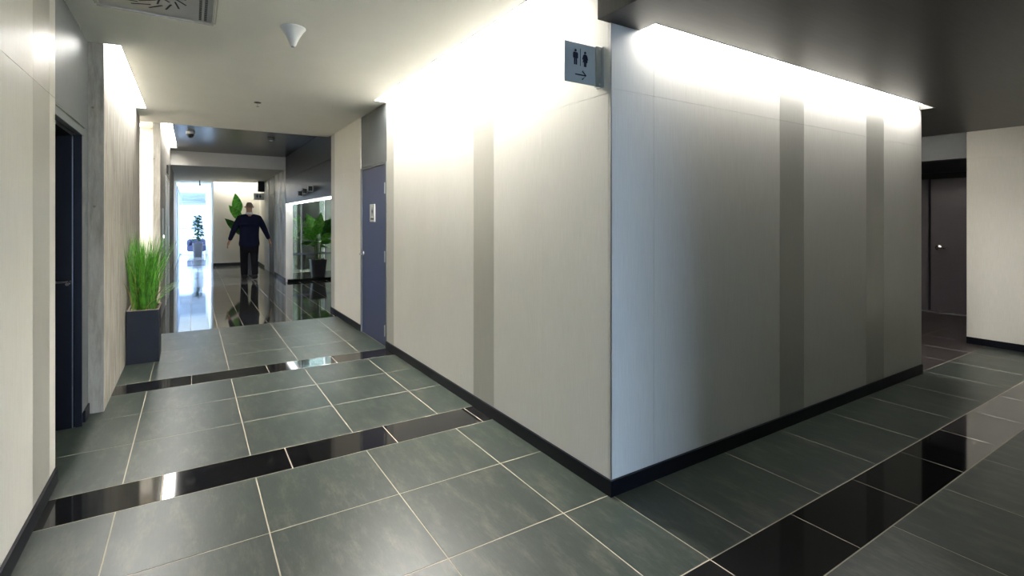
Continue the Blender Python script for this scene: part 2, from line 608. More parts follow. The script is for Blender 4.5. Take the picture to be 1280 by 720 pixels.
# ------------------------------------------------------------------ central block
core = struct('wall_center', B((XC + 0.02, XE - 0.02, YC + 0.02, YEND - 0.02, 0.0, 3.04)), 'core',
              'central block wall clad in pale linen panels and steel strips', 'wall')
BBH = 0.08


def pan_x(x, y0, y1, z0, z1, mat='panel', name='panel', parent=core, th=0.02, g=0.0005, sgn=1):
    """cladding piece on a wall whose face is the plane x"""
    a, b = (x, x + th) if sgn > 0 else (x - th, x)
    return obj(name, B((a, b, y0 + g, y1 - g, z0 + g, z1 - g), bevel=0.0006), mat, parent)


def pan_y(y, x0, x1, z0, z1, mat='panel', name='panel', parent=core, th=0.02, g=0.0005):
    return obj(name, B((x0 + g, x1 - g, y, y + th, z0 + g, z1 - g), bevel=0.0006), mat, parent)


ZS = 2.035
for (a, b, mt) in ((YC + 0.02, 2.47, 'panel'), (2.47, 3.05, 'panel'), (3.05, 3.35, 'steel'), (3.35, 4.25, 'panel'), (4.25, 5.12, 'panel'), (5.12, 5.345, 'steel'),
                   (6.335, 7.70, 'panel'), (7.70, YEND, 'steel')):
    nm = 'panel' if mt == 'panel' else 'steel_strip'
    pan_x(XC, a, b, BBH, ZS, mt, nm)
    pan_x(XC, a, b, ZS, 3.0 if b < 5.4 else ZW, mt, nm)
for (a, b, mt) in ((XC, 2.095, 'panel'), (2.095, 3.305, 'panel'), (3.305, 3.605, 'steel'), (3.605, 4.535, 'panel'), (4.535, 4.845, 'steel'), (4.845, XE, 'panel')):
    nm = 'panel' if mt == 'panel' else 'steel_strip'
    pan_y(YC, a, b, BBH, 2.055, mt, nm)
    pan_y(YC, a, b, 2.055, ZD + 0.025, mt, nm)
obj('corner_trim', B((XC - 0.001, XC + 0.004, YC - 0.001, YC + 0.004, BBH, ZD)), 'alu', core)
# east end of the block and its back face
pan_x(XE, YC + 0.02, 4.2, BBH, ZD + 0.1, 'panel', 'panel', sgn=-1)
pan_y(YEND - 0.02, XC + 0.02, 4.2, 0.0, ZL, 'gunmetal', 'back_panel')
struct('baseboard_center', B((XC - 0.012, XC, YC - 0.012, 5.345, 0, BBH), (XC, XE, YC - 0.012, YC, 0, BBH),
                             (XC - 0.012, XC, 6.335, YEND, 0, BBH)), 'navy_base',
       'dark navy baseboard around the foot of the central block', 'baseboard')

# ------------------------------------------------------------------ restroom door in the block
d1 = thing('door_1', 'slate blue restroom door with lever handle in the pale wall', 'door', (XC, 5.84, 0), kind='structure')
leaf = obj('leaf', B((XC + 0.006, XC + 0.05, 5.385, 6.295, 0.008, 2.0), bevel=0.002), 'blue_door', d1)
obj('frame', B((XC - 0.004, XC + 0.03, 5.347, 5.382, 0, 2.03), (XC - 0.004, XC + 0.03, 6.298, 6.333, 0, 2.03),
               (XC - 0.004, XC + 0.03, 5.382, 6.298, 2.004, 2.03)), 'gunmetal', d1)
obj('transom_panel', B((XC + 0.004, XC + 0.03, 5.349, 6.331, 2.034, ZW - 0.002), bevel=0.0015), 'gunmetal', d1)
for z in (0.18, 0.99, 1.74):
    obj('hinge', B((XC - 0.010, XC + 0.01, 5.383, 5.405, z - 0.06, z + 0.06), bevel=0.003), 'alu', d1)


def lever(parent, x, y, z, sgn, dirn, L=0.12, ex=0.0):
    """lever handle on a face normal to x: rose, neck and lever"""
    h = obj('handle', lathe([(0.026, 0), (0.026, 0.008), (0.022, 0.011)], 20, (0, 0, 0), 'X'), 'chrome', parent, True)
    org = ORG[root_of(parent).name]
    for v in h.data.vertices:
        v.co = Vector((v.co.x + org[0], v.co.y + org[1], v.co.z + org[2]))
        v.co = Vector((x + sgn * v.co.x - org[0], v.co.y + y - org[1], v.co.z + z - org[2]))
    h.data.flip_normals() if sgn < 0 else None
    bm = bmesh.new()
    tube(bm, [(x + sgn * 0.005, y, z), (x + sgn * (0.05 + ex), y, z), (x + sgn * (0.058 + ex), y + dirn * 0.012, z),
              (x + sgn * (0.06 + ex), y + dirn * 0.05, z - 0.002), (x + sgn * (0.058 + ex), y + dirn * L, z - 0.006)], 0.010, 10)
    obj('lever', bm, 'chrome', h, True)
    return h


lever(leaf, XC + 0.006, 6.21, 0.98, -1, -1)
pl = obj('sign_plate', B((XC - 0.001, XC + 0.006, 5.765, 5.955, 1.37, 1.575), bevel=0.002), 'sign_white', d1, label='pale restroom plate with a figure pictogram')


def figure(kind, y0, z0, h, x, sgn=1, plane='x', flip=1):
    """flat pictogram of a person, drawn in the (u, z) plane and given 1 mm of thickness"""
    bm = bmesh.new()

    def poly(pts):
        f = []
        for d in (0.0, 0.0015):
            f.append([bm.verts.new(((x - sgn * d), y0 + flip * u * h, z0 + v * h) if plane == 'x' else (y0 + flip * u * h, x - sgn * d, z0 + v * h)) for u, v in pts])
        bm.faces.new(f[0]); bm.faces.new(f[1])
        n = len(pts)
        for k_ in range(n):
            bm.faces.new((f[0][k_], f[0][(k_ + 1) % n], f[1][(k_ + 1) % n], f[1][k_]))
    poly([(0.085 * math.cos(2 * PI * k_ / 12), 0.90 + 0.085 * math.sin(2 * PI * k_ / 12)) for k_ in range(12)])
    if kind == 'man':
        poly([(-0.14, 0.79), (0.14, 0.79), (0.20, 0.72), (0.20, 0.42), (0.13, 0.42), (0.13, 0.66), (0.12, 0.66), (0.12, 0.0), (0.015, 0.0),
              (0.015, 0.40), (-0.015, 0.40), (-0.015, 0.0), (-0.12, 0.0), (-0.12, 0.66), (-0.13, 0.66), (-0.13, 0.42), (-0.20, 0.42), (-0.20, 0.72)])
    else:
        poly([(-0.10, 0.79), (0.10, 0.79), (0.16, 0.72), (0.25, 0.46), (0.19, 0.43), (0.11, 0.62), (0.20, 0.28), (0.09, 0.28), (0.09, 0.0), (0.015, 0.0),
              (0.015, 0.28), (-0.015, 0.28), (-0.015, 0.0), (-0.09, 0.0), (-0.09, 0.28), (-0.20, 0.28), (-0.11, 0.62), (-0.19, 0.43), (-0.25, 0.46), (-0.16, 0.72)])
    bmesh.ops.recalc_face_normals(bm, faces=bm.faces)
    return bm


obj('pictogram', figure('woman', 5.86, 1.44, 0.10, XC - 0.0012), 'sign_ink', pl)
obj('caption_bar', B((XC - 0.0025, XC - 0.0012, 5.80, 5.92, 1.395, 1.412)), 'sign_ink', pl)

# ------------------------------------------------------------------ restroom blade sign on the corner
sg = thing('restroom_sign', 'grey restroom sign with man, woman and right arrow projecting from the wall', 'sign', (XC, 1.95, 2.075))
YS = 1.95
plate = obj('plate', B((1.545, 1.742, YS, YS + 0.006, 2.075, 2.275), bevel=0.0015), 'sign_grey', sg)
obj('bracket', B((1.742, 1.783, YS - 0.004, YS + 0.010, 2.070, 2.28), (1.779, XC - 0.0005, YS - 0.02, YS + 0.035, 2.070, 2.28), bevel=0.002), 'alu', sg)
for z in (2.085, 2.265):
    obj('rivet', lathe([(0.006, -0.004), (0.006, 0.0), (0.003, 0.002)], 12, (1.765, YS - 0.004, z), 'Y'), 'chrome', sg, True)
obj('man_pictogram', figure('man', 1.612, 2.165, 0.078, YS - 0.0002, 1, 'y'), 'sign_ink', plate)
obj('woman_pictogram', figure('woman', 1.674, 2.162, 0.078, YS - 0.0002, 1, 'y'), 'sign_ink', plate)
obj('divider_line', B((1.642, 1.6445, YS - 0.0015, YS - 0.0002, 2.162, 2.248)), 'sign_ink', plate)
bm = bmesh.new()
tube(bm, [(1.61, YS - 0.002, 2.117), (1.678, YS - 0.002, 2.117)], 0.0028, 6)
tube(bm, [(1.655, YS - 0.002, 2.138), (1.679, YS - 0.002, 2.117), (1.655, YS - 0.002, 2.096)], 0.0028, 6)
obj('arrow', bm, 'sign_ink', plate)

# ------------------------------------------------------------------ left wall: pale panels, steel strip, recessed navy door, gunmetal over-panel
lw = struct('wall_left', B((-1.0, XL - 0.02, -6.2, 3.535, 0, 3.04)), 'core',
            'near left wall clad in pale linen panels with a steel strip', 'wall')
for (a, b, mt) in ((-2.0, -0.6, 'panel'), (-0.6, 0.7, 'panel'), (0.7, 1.9, 'panel'), (1.9, 3.11, 'panel'), (3.11, 3.432, 'steel'), (3.432, 3.555, 'panel')):
    nm = 'panel' if mt == 'panel' else 'steel_strip'
    pan_x(XL, a, b, BBH, ZS, mt, nm, lw, sgn=-1)
    pan_x(XL, a, b, ZS, ZW, mt, nm, lw, sgn=-1)
obj('end_trim', B((XL - 0.06, XL - 0.0005, 3.5555, 3.560, 0, ZW)), 'panel', lw)
struct('baseboard_left', B((XL, XL + 0.012, -2.0, 3.557, 0, BBH)), 'navy_base',
       'dark navy baseboard along the near left wall', 'baseboard')

XD = -0.625
d2 = thing('door_2', 'navy door in a deep steel frame beside the concrete wall', 'door', (XD, 4.0, 0), kind='structure')
obj('over_panel', B((XD - 0.03, XD, 3.52, 4.675, 2.028, ZW - 0.001), bevel=0.001), 'gunmetal', d2)
obj('head_trim', B((XD - 0.03, XD + 0.005, 3.52, 4.50, 2.018, 2.025)), 'chrome', d2)
obj('frame_head', B((XD - 0.03, XD + 0.003, 3.52, 4.50, 1.965, 2.017), bevel=0.002), 'gunmetal', d2)
obj('frame', B((XD - 0.031, XD + 0.002, 4.424, 4.438, 0, 1.965), bevel=0.001), 'navy_door', d2)
obj('side_panel', B((XD - 0.03, XD, 4.439, 4.675, 0.081, 1.964), (XD - 0.03, XD, 4.501, 4.675, 1.964, 2.026)), 'gunmetal', d2)
obj('side_baseboard', B((XD - 0.03, XD + 0.010, 4.502, 4.675, 0, 0.08)), 'navy_base', d2)
obj('jamb', B((-0.80, XD - 0.032, 4.44, 4.52, 0, 1.965), (-0.80, XD - 0.032, 3.57, 4.44, 1.975, 2.05)), 'navy_door', d2)
obj('door_stop', B((-0.80, -0.675, 4.424, 4.439, 0, 1.955), (-0.80, -0.675, 3.57, 4.424, 1.955, 1.974)), 'navy_door', d2)
obj('weather_seal', B((-0.6745, -0.671, 4.424, 4.439, 0, 1.955), (-0.6745, -0.671, 3.57, 4.424, 1.955, 1.974)), 'alu', d2)
lf = obj('leaf', B((-0.80, -0.76, 3.565, 4.418, 0.006, 1.95), bevel=0.002), 'navy_door', d2)
lever(lf, -0.76, 4.36, 0.985, 1, -1, 0.11, 0.03)
struct('wall_left_recess', B((-1.05, -0.81, 3.3, 4.70, 0, 3.04), (-0.81, XD - 0.031, 4.53, 4.68, 0, 2.68), (-0.81, XD - 0.031, 3.45, 4.7, 2.06, 3.04)), 'core',
       'plain wall around the recessed navy door', 'wall')

# ------------------------------------------------------------------ concrete walls and the gap between them
struct('wall_concrete', B((-0.85, XK, 4.682, 7.70, 0, 3.04)), 'concrete',
       'board-marked concrete wall behind the grass planter', 'wall')
w2 = struct('wall_concrete_far', B((-0.443, X2, 8.40, 14.6, 0, 3.04)), 'concrete',
            'narrow concrete wall of the lobby with a lift doorway', 'wall')
# lift doorway fittings on the far concrete wall
obj('lift_frame', B((X2, X2 + 0.012, 10.0, 10.06, 0, 2.12), (X2, X2 + 0.012, 11.3, 11.36, 0, 2.12), (X2, X2 + 0.012, 10.06, 11.3, 2.06, 2.12)), 'steel', w2)
obj('lift_door', B((X2, X2 + 0.006, 10.06, 10.68, 0.01, 2.06)), 'steel', w2)
obj('lift_door', B((X2, X2 + 0.006, 10.685, 11.3, 0.01, 2.06)), 'steel', w2)
cp = obj('call_panel', B((X2, X2 + 0.015, 8.9, 9.1, 1.0, 1.56), bevel=0.003), 'steel', w2)
obj('call_button', lathe([(0.02, 0), (0.02, 0.006)], 14, (X2 + 0.015, 9.0, 1.15), 'X'), 'em_strip', cp)
obj('floor_indicator', B((X2, X2 + 0.02, 10.5, 10.86, 2.2, 2.34), bevel=0.003), 'black', w2)
# side room seen through the gap
struct('wall_side_room', B((-2.4, -0.45, 9.2, 9.3, 0, 3.04), (-2.5, -2.4, 6.9, 9.3, 0, 3.04), (-2.4, -0.86, 6.9, 7.0, 0, 3.04), (-2.4, -0.45, 7.0, 9.2, 2.75, 3.04)),
       'white_wall', 'bright white wall seen through the gap between the concrete walls', 'wall')
sl = thing('side_room_fill_light', 'unseen panel light added to brighten the wall seen through the gap', 'light', (-0.95, 8.2, 2.75))  # lamp out of view, added so the wall in the gap looks bright
obj('diffuser', B((-1.5, -0.62, 7.3, 8.9, 2.715, 2.73)), 'em_side_fill', sl)
obj('housing', B((-1.52, -0.60, 7.28, 8.92, 2.731, 2.749)), 'white_plastic', sl)

# ------------------------------------------------------------------ right end: pale wall, lintel, alcove with plum door
rw = struct('wall_right', B((7.42, 7.56, 0.05, 2.06, 0, 3.04)), 'core',
            'pale panelled wall at the end of the right corridor', 'wall')
for a, b in ((0.05, 0.86), (0.86, 2.06)):
    pan_x(7.40, a, b, 0.075, 2.08, parent=rw)
    pan_x(7.40, a, b, 2.08, ZD + 0.2, parent=rw)
pan_y(2.06, 7.40, 7.56, 0.0, ZD, parent=rw, th=0.004)
struct('baseboard_right', B((7.388, 7.40, 0.05, 2.063, 0, 0.075)), 'navy_base',
       'dark baseboard at the foot of the right end wall', 'baseboard')
struct('trim_2', B((7.41, 7.56, 2.066, 4.2, 2.095, ZD)), 'slate',
       'grey steel lintel over the dark alcove on the right', 'lintel')
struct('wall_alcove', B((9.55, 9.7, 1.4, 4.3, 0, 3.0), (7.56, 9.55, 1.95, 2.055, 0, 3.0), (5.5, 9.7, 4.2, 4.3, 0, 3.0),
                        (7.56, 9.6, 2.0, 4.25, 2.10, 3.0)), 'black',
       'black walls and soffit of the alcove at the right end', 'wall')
al = thing('alcove_fill_light', 'unseen round light added in the soffit to brighten the alcove', 'light', (8.6, 2.25, 2.10))  # added light, kept out of view, lifts the otherwise black alcove
obj('diffuser', lathe([(0.07, -0.004), (0.07, -0.010)], 20, (8.6, 2.25, 2.10)), 'em_alcove_fill', al)
obj('ring', lathe([(0.09, 0.0), (0.09, -0.004), (0.075, -0.006)], 20, (8.6, 2.25, 2.10)), 'alu', al)
d3 = thing('door_3', 'plum grey double door with round knob inside the alcove', 'door', (9.53, 2.6, 0), kind='structure')
lf3 = obj('leaf', B((9.50, 9.545, 2.09, 3.07, 0.012, 2.01), bevel=0.003), 'purple_door', d3)
obj('leaf', B((9.50, 9.545, 3.10, 4.1, 0.012, 2.01), bevel=0.003), 'purple_door', d3)
obj('threshold', B((9.44, 9.56, 2.06, 4.2, 0, 0.010)), 'alu', d3)
kn = obj('knob_rose', lathe([(0.045, 0), (0.045, -0.012), (0.036, -0.018)], 20, (9.50, 2.97, 0.975), 'X'), 'chrome', lf3, True)
obj('lever', T([(9.49, 2.97, 0.975), (9.43, 2.97, 0.975), (9.42, 2.95, 0.975), (9.42, 2.85, 0.972)], 0.014, 10), 'chrome', kn, True)

# ------------------------------------------------------------------ walls behind and beside the camera
sw = struct('wall_south', B((1.82, 7.42, -0.15, 0.03, 0, 3.04)), 'core', 'grey panelled wall along the right corridor behind the viewer', 'wall')
for a, b in ((1.82, 3.0), (3.0, 4.2), (4.2, 5.4), (5.4, 6.6), (6.6, 7.4)):
    pan_y(0.03, a, b, 0.08, ZD, 'south', parent=sw)
struct('wall_back_right', B((1.82, 1.97, -6.2, -0.15, 0, 3.04)), 'panel', 'pale corridor wall behind the viewer', 'wall')
w1 = thing('window_1', 'glazed corridor end behind the viewer', 'window', (0.6, -6.0, 0), kind='structure')
obj('frame', B((-0.61, 1.82, -6.06, -6.0, 0, 0.08), (-0.61, 1.82, -6.06, -6.0, 2.59, ZW), (-0.61, -0.53, -6.06, -6.0, 0.08, 2.59),
               (1.74, 1.82, -6.06, -6.0, 0.08, 2.59), (0.57, 0.63, -6.06, -6.0, 0.08, 2.59)), 'grey_frame', w1)
obj('pane', B((-0.53, 0.57, -6.035, -6.025, 0.08, 2.59)), 'glass', w1)
obj('pane', B((0.63, 1.74, -6.035, -6.025, 0.08, 2.59)), 'glass', w1)

# ------------------------------------------------------------------ lobby right side: bulkhead with led strip, platform, tinted glass
bh = struct('wall_bulkhead', B((XC + 0.02, XC + 0.16, YEND, YP, 1.75, ZL)), 'gunmetal', 'dark bulkhead above the lobby recess with a light strip', 'wall')
obj('panel', B((XC, XC + 0.019, YEND + 0.002, YP - 0.002, 1.76, 2.312), bevel=0.001), 'bulkhead', bh)
obj('panel', B((XC, XC + 0.019, YEND + 0.002, YP - 0.002, 2.318, ZL - 0.002), bevel=0.001), 'bulkhead', bh)
ls = thing('led_strip_light', 'white light strip along the lower edge of the dark bulkhead', 'light', (XC + 0.05, 10.1, 1.72))
obj('diffuser', B((XC + 0.004, XC + 0.09, YEND + 0.02, YP - 0.02, 1.728, 1.748), bevel=0.002), 'em_strip', ls)
for i, (y, z) in enumerate(((10.24, 1.893), (9.77, 1.916), (9.26, 1.935))):
    s3 = thing('lift_sign', ('small square blade sign on the bulkhead, nearest the pier', 'small square blade sign on the bulkhead, middle of three',
                             'small square blade sign on the bulkhead, nearest the blue door')[i], 'sign', (XC, y, z), 'small lift signs on the bulkhead')
    obj('plate', B((XC - 0.088, XC - 0.002, y, y + 0.006, z - 0.05, z + 0.05)), 'black', s3)
    obj('border', B((XC - 0.088, XC - 0.080, y - 0.003, y, z - 0.05, z + 0.05), (XC - 0.010, XC - 0.002, y - 0.003, y, z - 0.05, z + 0.05),
                    (XC - 0.080, XC - 0.010, y - 0.003, y, z - 0.05, z - 0.042), (XC - 0.080, XC - 0.010, y - 0.003, y, z + 0.042, z + 0.05)), 'sign_white', s3)
struct('trim_3', B((XC + 0.03, 4.2, YP - 0.1, 13.78, 0, 0.06), bevel=0.002), 'black_gloss', 'black polished platform under the potted plant', 'platform')
gw = thing('window_2', 'tinted reflective glass wall behind the potted plant', 'window', (3.0, 13.8, 0.06), kind='structure')
for a, b, mt in ((XC + 0.05, 2.36, 'glass_tint'), (2.40, 2.94, 'glass_tint'), (2.98, 4.18, 'frosted')):
    obj('pane', B((a, b, 13.80, 13.81, 0.06, 2.78)), mt, gw)
for a in (XC + 0.02, 2.37, 2.95):
    obj('mullion', B((a, a + 0.03, 13.79, 13.83, 0.06, 2.79)), 'grey_frame', gw)
obj('transom', B((XC + 0.05, 4.18, 13.785, 13.799, 0.50, 0.55)), 'grey_frame', gw)
struct('wall_lobby_right', B((4.2, 4.35, 7.9, 17.1, 0, 3.04), (XC + 0.15, 4.2, 17.0, 17.1, 0, 3.04)), 'white_wall',
       'pale wall of the room behind the tinted glass', 'wall')
for (x, y) in ((2.55, 15.2), (3.05, 16.3)):
    tag(obj('pillar', B((x, x + 0.28, y, y + 0.28, 0, 2.79), bevel=0.01), 'brown_pillar'),
        'brown pillar behind the tinted glass, ' + ('nearer one' if y < 16 else 'farther one'), 'pillar', 'pillars behind the tinted glass', 'structure')
rd = thing('recess_fill_light', 'hidden round light added in the lobby recess to brighten the potted plant', 'light', (2.45, 11.7, ZL))  # light added behind the bulkhead to brighten the plant leaves
obj('diffuser', lathe([(0.09, -0.004), (0.09, -0.010)], 20, (2.45, 11.7, ZL)), 'em_recess_fill', rd)
obj('ring', lathe([(0.11, 0.0), (0.11, -0.004), (0.095, -0.006)], 20, (2.45, 11.7, ZL)), 'alu', rd)
rl = thing('room_fill_light', 'unseen cool panel light added to brighten the tinted glass from behind', 'light', (3.0, 15.4, ZL))  # large panel added out of view so the glass wall reads brighter
obj('diffuser', B((2.1, 4.0, 14.2, 16.8, 2.765, 2.78)), 'em_room_fill', rl)
obj('housing', B((2.08, 4.02, 14.18, 16.82, 2.781, 2.799)), 'white_plastic', rl)

# pier and far right wall
pr = struct('wall_pier', B((XC + 0.02, XC + 0.15, YP, 17.6, 0, 3.04)), 'core', 'far corridor right wall with steel strips and grey door', 'wall')
for (a, b, mt) in ((YP, 12.55, 'panel'), (12.55, 12.85, 'steel'), (12.85, 13.25, 'panel'), (13.25, 13.55, 'steel'), (13.55, 14.05, 'panel')):
    pan_x(XC, a, b, BBH, ZS, mt, 'panel' if mt == 'panel' else 'steel_strip', pr)
    pan_x(XC, a, b, ZS, 2.52, mt, 'panel' if mt == 'panel' else 'steel_strip', pr)
pan_x(XC, 16.1, 17.6, BBH, 2.52, 'panel', 'panel', pr)
obj('end_panel', B((XC, XC + 0.15, YP - 0.015, YP - 0.001, 0, ZL)), 'panel', pr)
d4 = thing('door_4', 'grey door with white frame near the person', 'door', (XC, 15.0, 0), kind='structure')
obj('leaf', B((XC + 0.004, XC + 0.02, 14.10, 15.15, 0.01, 2.05)), 'gunmetal', d4)
obj('frame', B((XC - 0.01, XC + 0.02, 15.2, 16.09, 0, 2.45), (XC - 0.01, XC + 0.02, 14.06, 14.10, 0, 2.1)), 'white_frame', d4)
obj('transom_panel', B((XC + 0.003, XC + 0.02, 14.10, 15.2, 2.06, 2.52)), 'gunmetal', d4)
struct('baseboard_far', B((XC - 0.012, XC, YP, 14.05, 0, BBH), (XC - 0.012, XC, 16.1, 17.58, 0, BBH)), 'navy_base',
       'dark baseboard of the far corridor right wall', 'baseboard')
struct('wall_far', B((0.56, XC + 0.15, 17.6, 17.75, 0, 3.04), (0.56, 0.70, 17.75, 24.5, 0, 3.04)), 'white_wall',
       'white wall facing the corridor behind the walking person', 'wall')
struct('wall_far_left', B((-0.50, -0.41, 14.61, 20.0, 0, 3.04)), 'white_wall', 'white left wall of the far corridor, added to cut the side daylight', 'wall')  # solid wall added in place of side glazing to cut far daylight
struct('baseboard_far_wall', B((0.55, XC, 17.585, 17.6, 0, 0.09)), 'black', 'black baseboard of the white far wall', 'baseboard')
cv = thing('slot_light', 'slot light above the white wall behind the walking person', 'light', (1.2, 17.45, 2.5), 'recessed ceiling slot lights')
obj('diffuser', B((0.58, XC - 0.02, 17.32, 17.59, 2.56, 2.58)), 'em_far', cv)
obj('housing', B((0.57, XC - 0.01, 17.305, 17.595, 2.581, 2.62)), 'white_plastic', cv)

s5 = thing('restroom_sign_small', 'small pale restroom sign under a dark box by the far door', 'sign', (XC, 16.3, 2.0))
p5 = obj('plate', B((XC - 0.27, XC - 0.002, 16.29, 16.30, 1.97, 2.17)), 'sign_white', s5)
obj('pictogram', figure('man', XC - 0.18, 2.02, 0.11, 16.2898, 1, 'y'), 'sign_ink', p5)
obj('pictogram', figure('woman', XC - 0.10, 2.02, 0.11, 16.2898, 1, 'y'), 'sign_ink', p5)
obj('dark_box', B((XC - 0.16, XC - 0.001, 16.22, 16.38, 2.21, 2.516), bevel=0.004), 'black', s5)

# far window and the left glazing
w3 = thing('window_3', 'bright far window with pale frames at the corridor end', 'window', (0.0, 24.4, 0), kind='structure')
fr3 = [(-0.62, -0.55, 24.36, 24.42, 0, 2.62), (0.50, 0.56, 24.36, 24.42, 0, 2.62), (-0.55, 0.50, 24.36, 24.42, 2.50, 2.62), (-0.55, 0.50, 24.36, 24.42, 0.0, 0.42),
       (-0.55, 0.50, 24.37, 24.41, 1.72, 1.77), (-0.55, 0.50, 24.37, 24.41, 2.10, 2.16), (-0.46, -0.41, 24.37, 24.41, 0.42, 2.5)]
obj('frame', B(*fr3[:3]), 'white_frame', w3)
obj('sill_panel', B(fr3[3]), 'white_frame', w3)
for q_ in fr3[4:]:
    obj('glazing_bar', B(q_), 'grey_frame', w3)
for a, b in ((0.42, 1.72), (1.77, 2.10), (2.16, 2.50)):
    obj('pane', B((-0.55, 0.50, 24.385, 24.395, a, b)), 'glass', w3)
w4 = thing('window_4', 'side glazing of the far corridor seen edge-on', 'window', (-0.42, 22.2, 0), kind='structure')
fb = [(-0.44, -0.39, 20.02, 24.36, 0, 0.06), (-0.44, -0.39, 20.02, 24.36, 2.46, 2.52)]
y = 20.02
while y < 24.3:
    fb.append((-0.44, -0.39, y, y + 0.06, 0.06, 2.46))
    y2 = min(y + 1.08, 24.36)
    obj('pane', B((-0.418, -0.412, y + 0.06, y2, 0.06, 2.46)), 'glass', w4)
    y += 1.08
obj('frame', B(*fb), 'grey_frame', w4)
struct('ground', B((-40, 40, 24.7, 70, -0.2, -0.02), (-40, -0.75, 19.9, 24.7, -0.2, -0.02), (-30, 30, -40, -6.4, -0.2, -0.02)), 'outside_pave',
       'pale paving outside the windows', 'ground')

struct('trim_4', B((-6, 6, 25.0, 28.5, 2.08, 2.75)), 'grey_frame', 'grey canopy outside above the far window', 'canopy')
bd = thing('sky_blocking_building', 'pale building added beyond the far window to dim its daylight', 'building', (0, 36, 0))  # building added outside to block sky and dim the far window
obj('facade', B((-16, 16, 36, 37, -0.1, 14)), 'facade', bd)
for z in (0.9, 3.6, 6.6):
    obj('ledge', B((-16, 16, 35.8, 36, z, z + 0.5)), 'grey_frame', bd)
for k in range(-4, 5):
    for z in (1.7, 4.6, 7.6):
        obj('window', B((k * 3.2 - 0.9, k * 3.2 + 0.9, 35.94, 36.0, z, z + 1.5)), 'white_frame', bd)

# ------------------------------------------------------------------ ceiling fittings
ac = thing('air_diffuser', 'square steel swirl air diffuser in the white ceiling, top left', 'vent', (-0.17, 3.43, ZW))
x0, x1, y0, y1 = -0.47, 0.13, 3.13, 3.73
obj('frame', B((x0, x1, y0, y0 + 0.035, ZW - 0.05, ZW), (x0, x1, y1 - 0.035, y1, ZW - 0.05, ZW),
               (x0, x0 + 0.035, y0 + 0.035, y1 - 0.035, ZW - 0.05, ZW), (x1 - 0.035, x1, y0 + 0.035, y1 - 0.035, ZW - 0.05, ZW), bevel=0.012, seg=3), 'steel', ac, True)
fp = obj('face_plate', B((x0 + 0.03, x1 - 0.03, y0 + 0.03, y1 - 0.03, ZW - 0.040, ZW - 0.001)), 'grille', ac)
cxx, cyy = -0.21, 3.43
for r0, n_ in ((0.075, 8), (0.155, 14)):
    for k in range(n_):
        a = 2 * PI * k / n_
        bm = B((-0.05, 0.05, -0.0045, 0.0045, ZW - 0.0415, ZW - 0.039))
        rot = Matrix.Translation((cxx + r0 * math.cos(a), cyy + r0 * math.sin(a), 0)) @ Matrix.Rotation(a + 0.95, 4, 'Z')
        bmesh.ops.transform(bm, matrix=rot, verts=bm.verts)
        obj('slot', bm, 'black', fp)
for xx in (0.045, 0.072):
    dots = bmesh.new()
    for k in range(22):
        yk = y0 + 0.06 + k * 0.0225
        bx(dots, xx - 0.007, xx + 0.007, yk, yk + 0.012, ZW - 0.0415, ZW - 0.039)
    obj('dot_row', dots, 'black', fp, kind='stuff')

cone = thing('cone_speaker', 'white cone-shaped fitting hanging from the white ceiling', 'speaker', (0.57, 3.62, ZW))
obj('cone', lathe([(0.080, 0.0), (0.080, -0.006), (0.066, -0.022), (0.042, -0.062), (0.026, -0.098), (0.019, -0.118), (0.010, -0.124)], 28, (0.57, 3.62, ZW)), 'white_plastic', cone, True)
obj('tip', lathe([(0.011, -0.120), (0.011, -0.128), (0.004, -0.130)], 12, (0.57, 3.62, ZW)), 'grey_frame', cone, True)
sp_ = thing('sprinkler', 'small sprinkler head in the white corridor ceiling', 'sprinkler', (0.607, 6.12, ZW))
obj('rose', lathe([(0.035, 0.0), (0.035, -0.005), (0.012, -0.008)], 16, (0.607, 6.12, ZW)), 'black', sp_, True)
obj('deflector', lathe([(0.006, -0.006), (0.006, -0.04), (0.016, -0.042), (0.016, -0.045)], 12, (0.607, 6.12, ZW)), 'chrome', sp_, True)
dc = thing('dome_camera', 'dark domed security camera on the lobby ceiling', 'camera', (-0.015, 9.58, ZL))
obj('base', lathe([(0.06, 0.0), (0.06, -0.03), (0.055, -0.035)], 20, (-0.015, 9.58, ZL)), 'white_plastic', dc, True)
obj('dome', lathe([(0.052, -0.035), (0.05, -0.06), (0.036, -0.085), (0.012, -0.098)], 20, (-0.015, 9.58, ZL)), 'black_gloss', dc, True)
sd = thing('smoke_detector', 'flat round smoke detector on the lobby ceiling', 'detector', (1.16, 9.59, ZL))
obj('base', lathe([(0.06, 0.0), (0.06, -0.02), (0.05, -0.035)], 20, (1.16, 9.59, ZL)), 'gunmetal', sd, True)
obj('sensor', lathe([(0.03, -0.034), (0.025, -0.045)], 16, (1.16, 9.59, ZL)), 'white_plastic', sd, True)
hs = thing('hanging_sensor', 'small fitting hanging from the far corridor ceiling', 'sensor', (0.2, 16.9, 2.52))
obj('rod', lathe([(0.012, 0.0), (0.012, -0.12)], 10, (0.2, 16.9, 2.52)), 'grey_frame', hs, True)
obj('head', B((0.175, 0.225, 16.87, 16.93, 2.37, 2.41), bevel=0.004), 'grey_frame', hs)


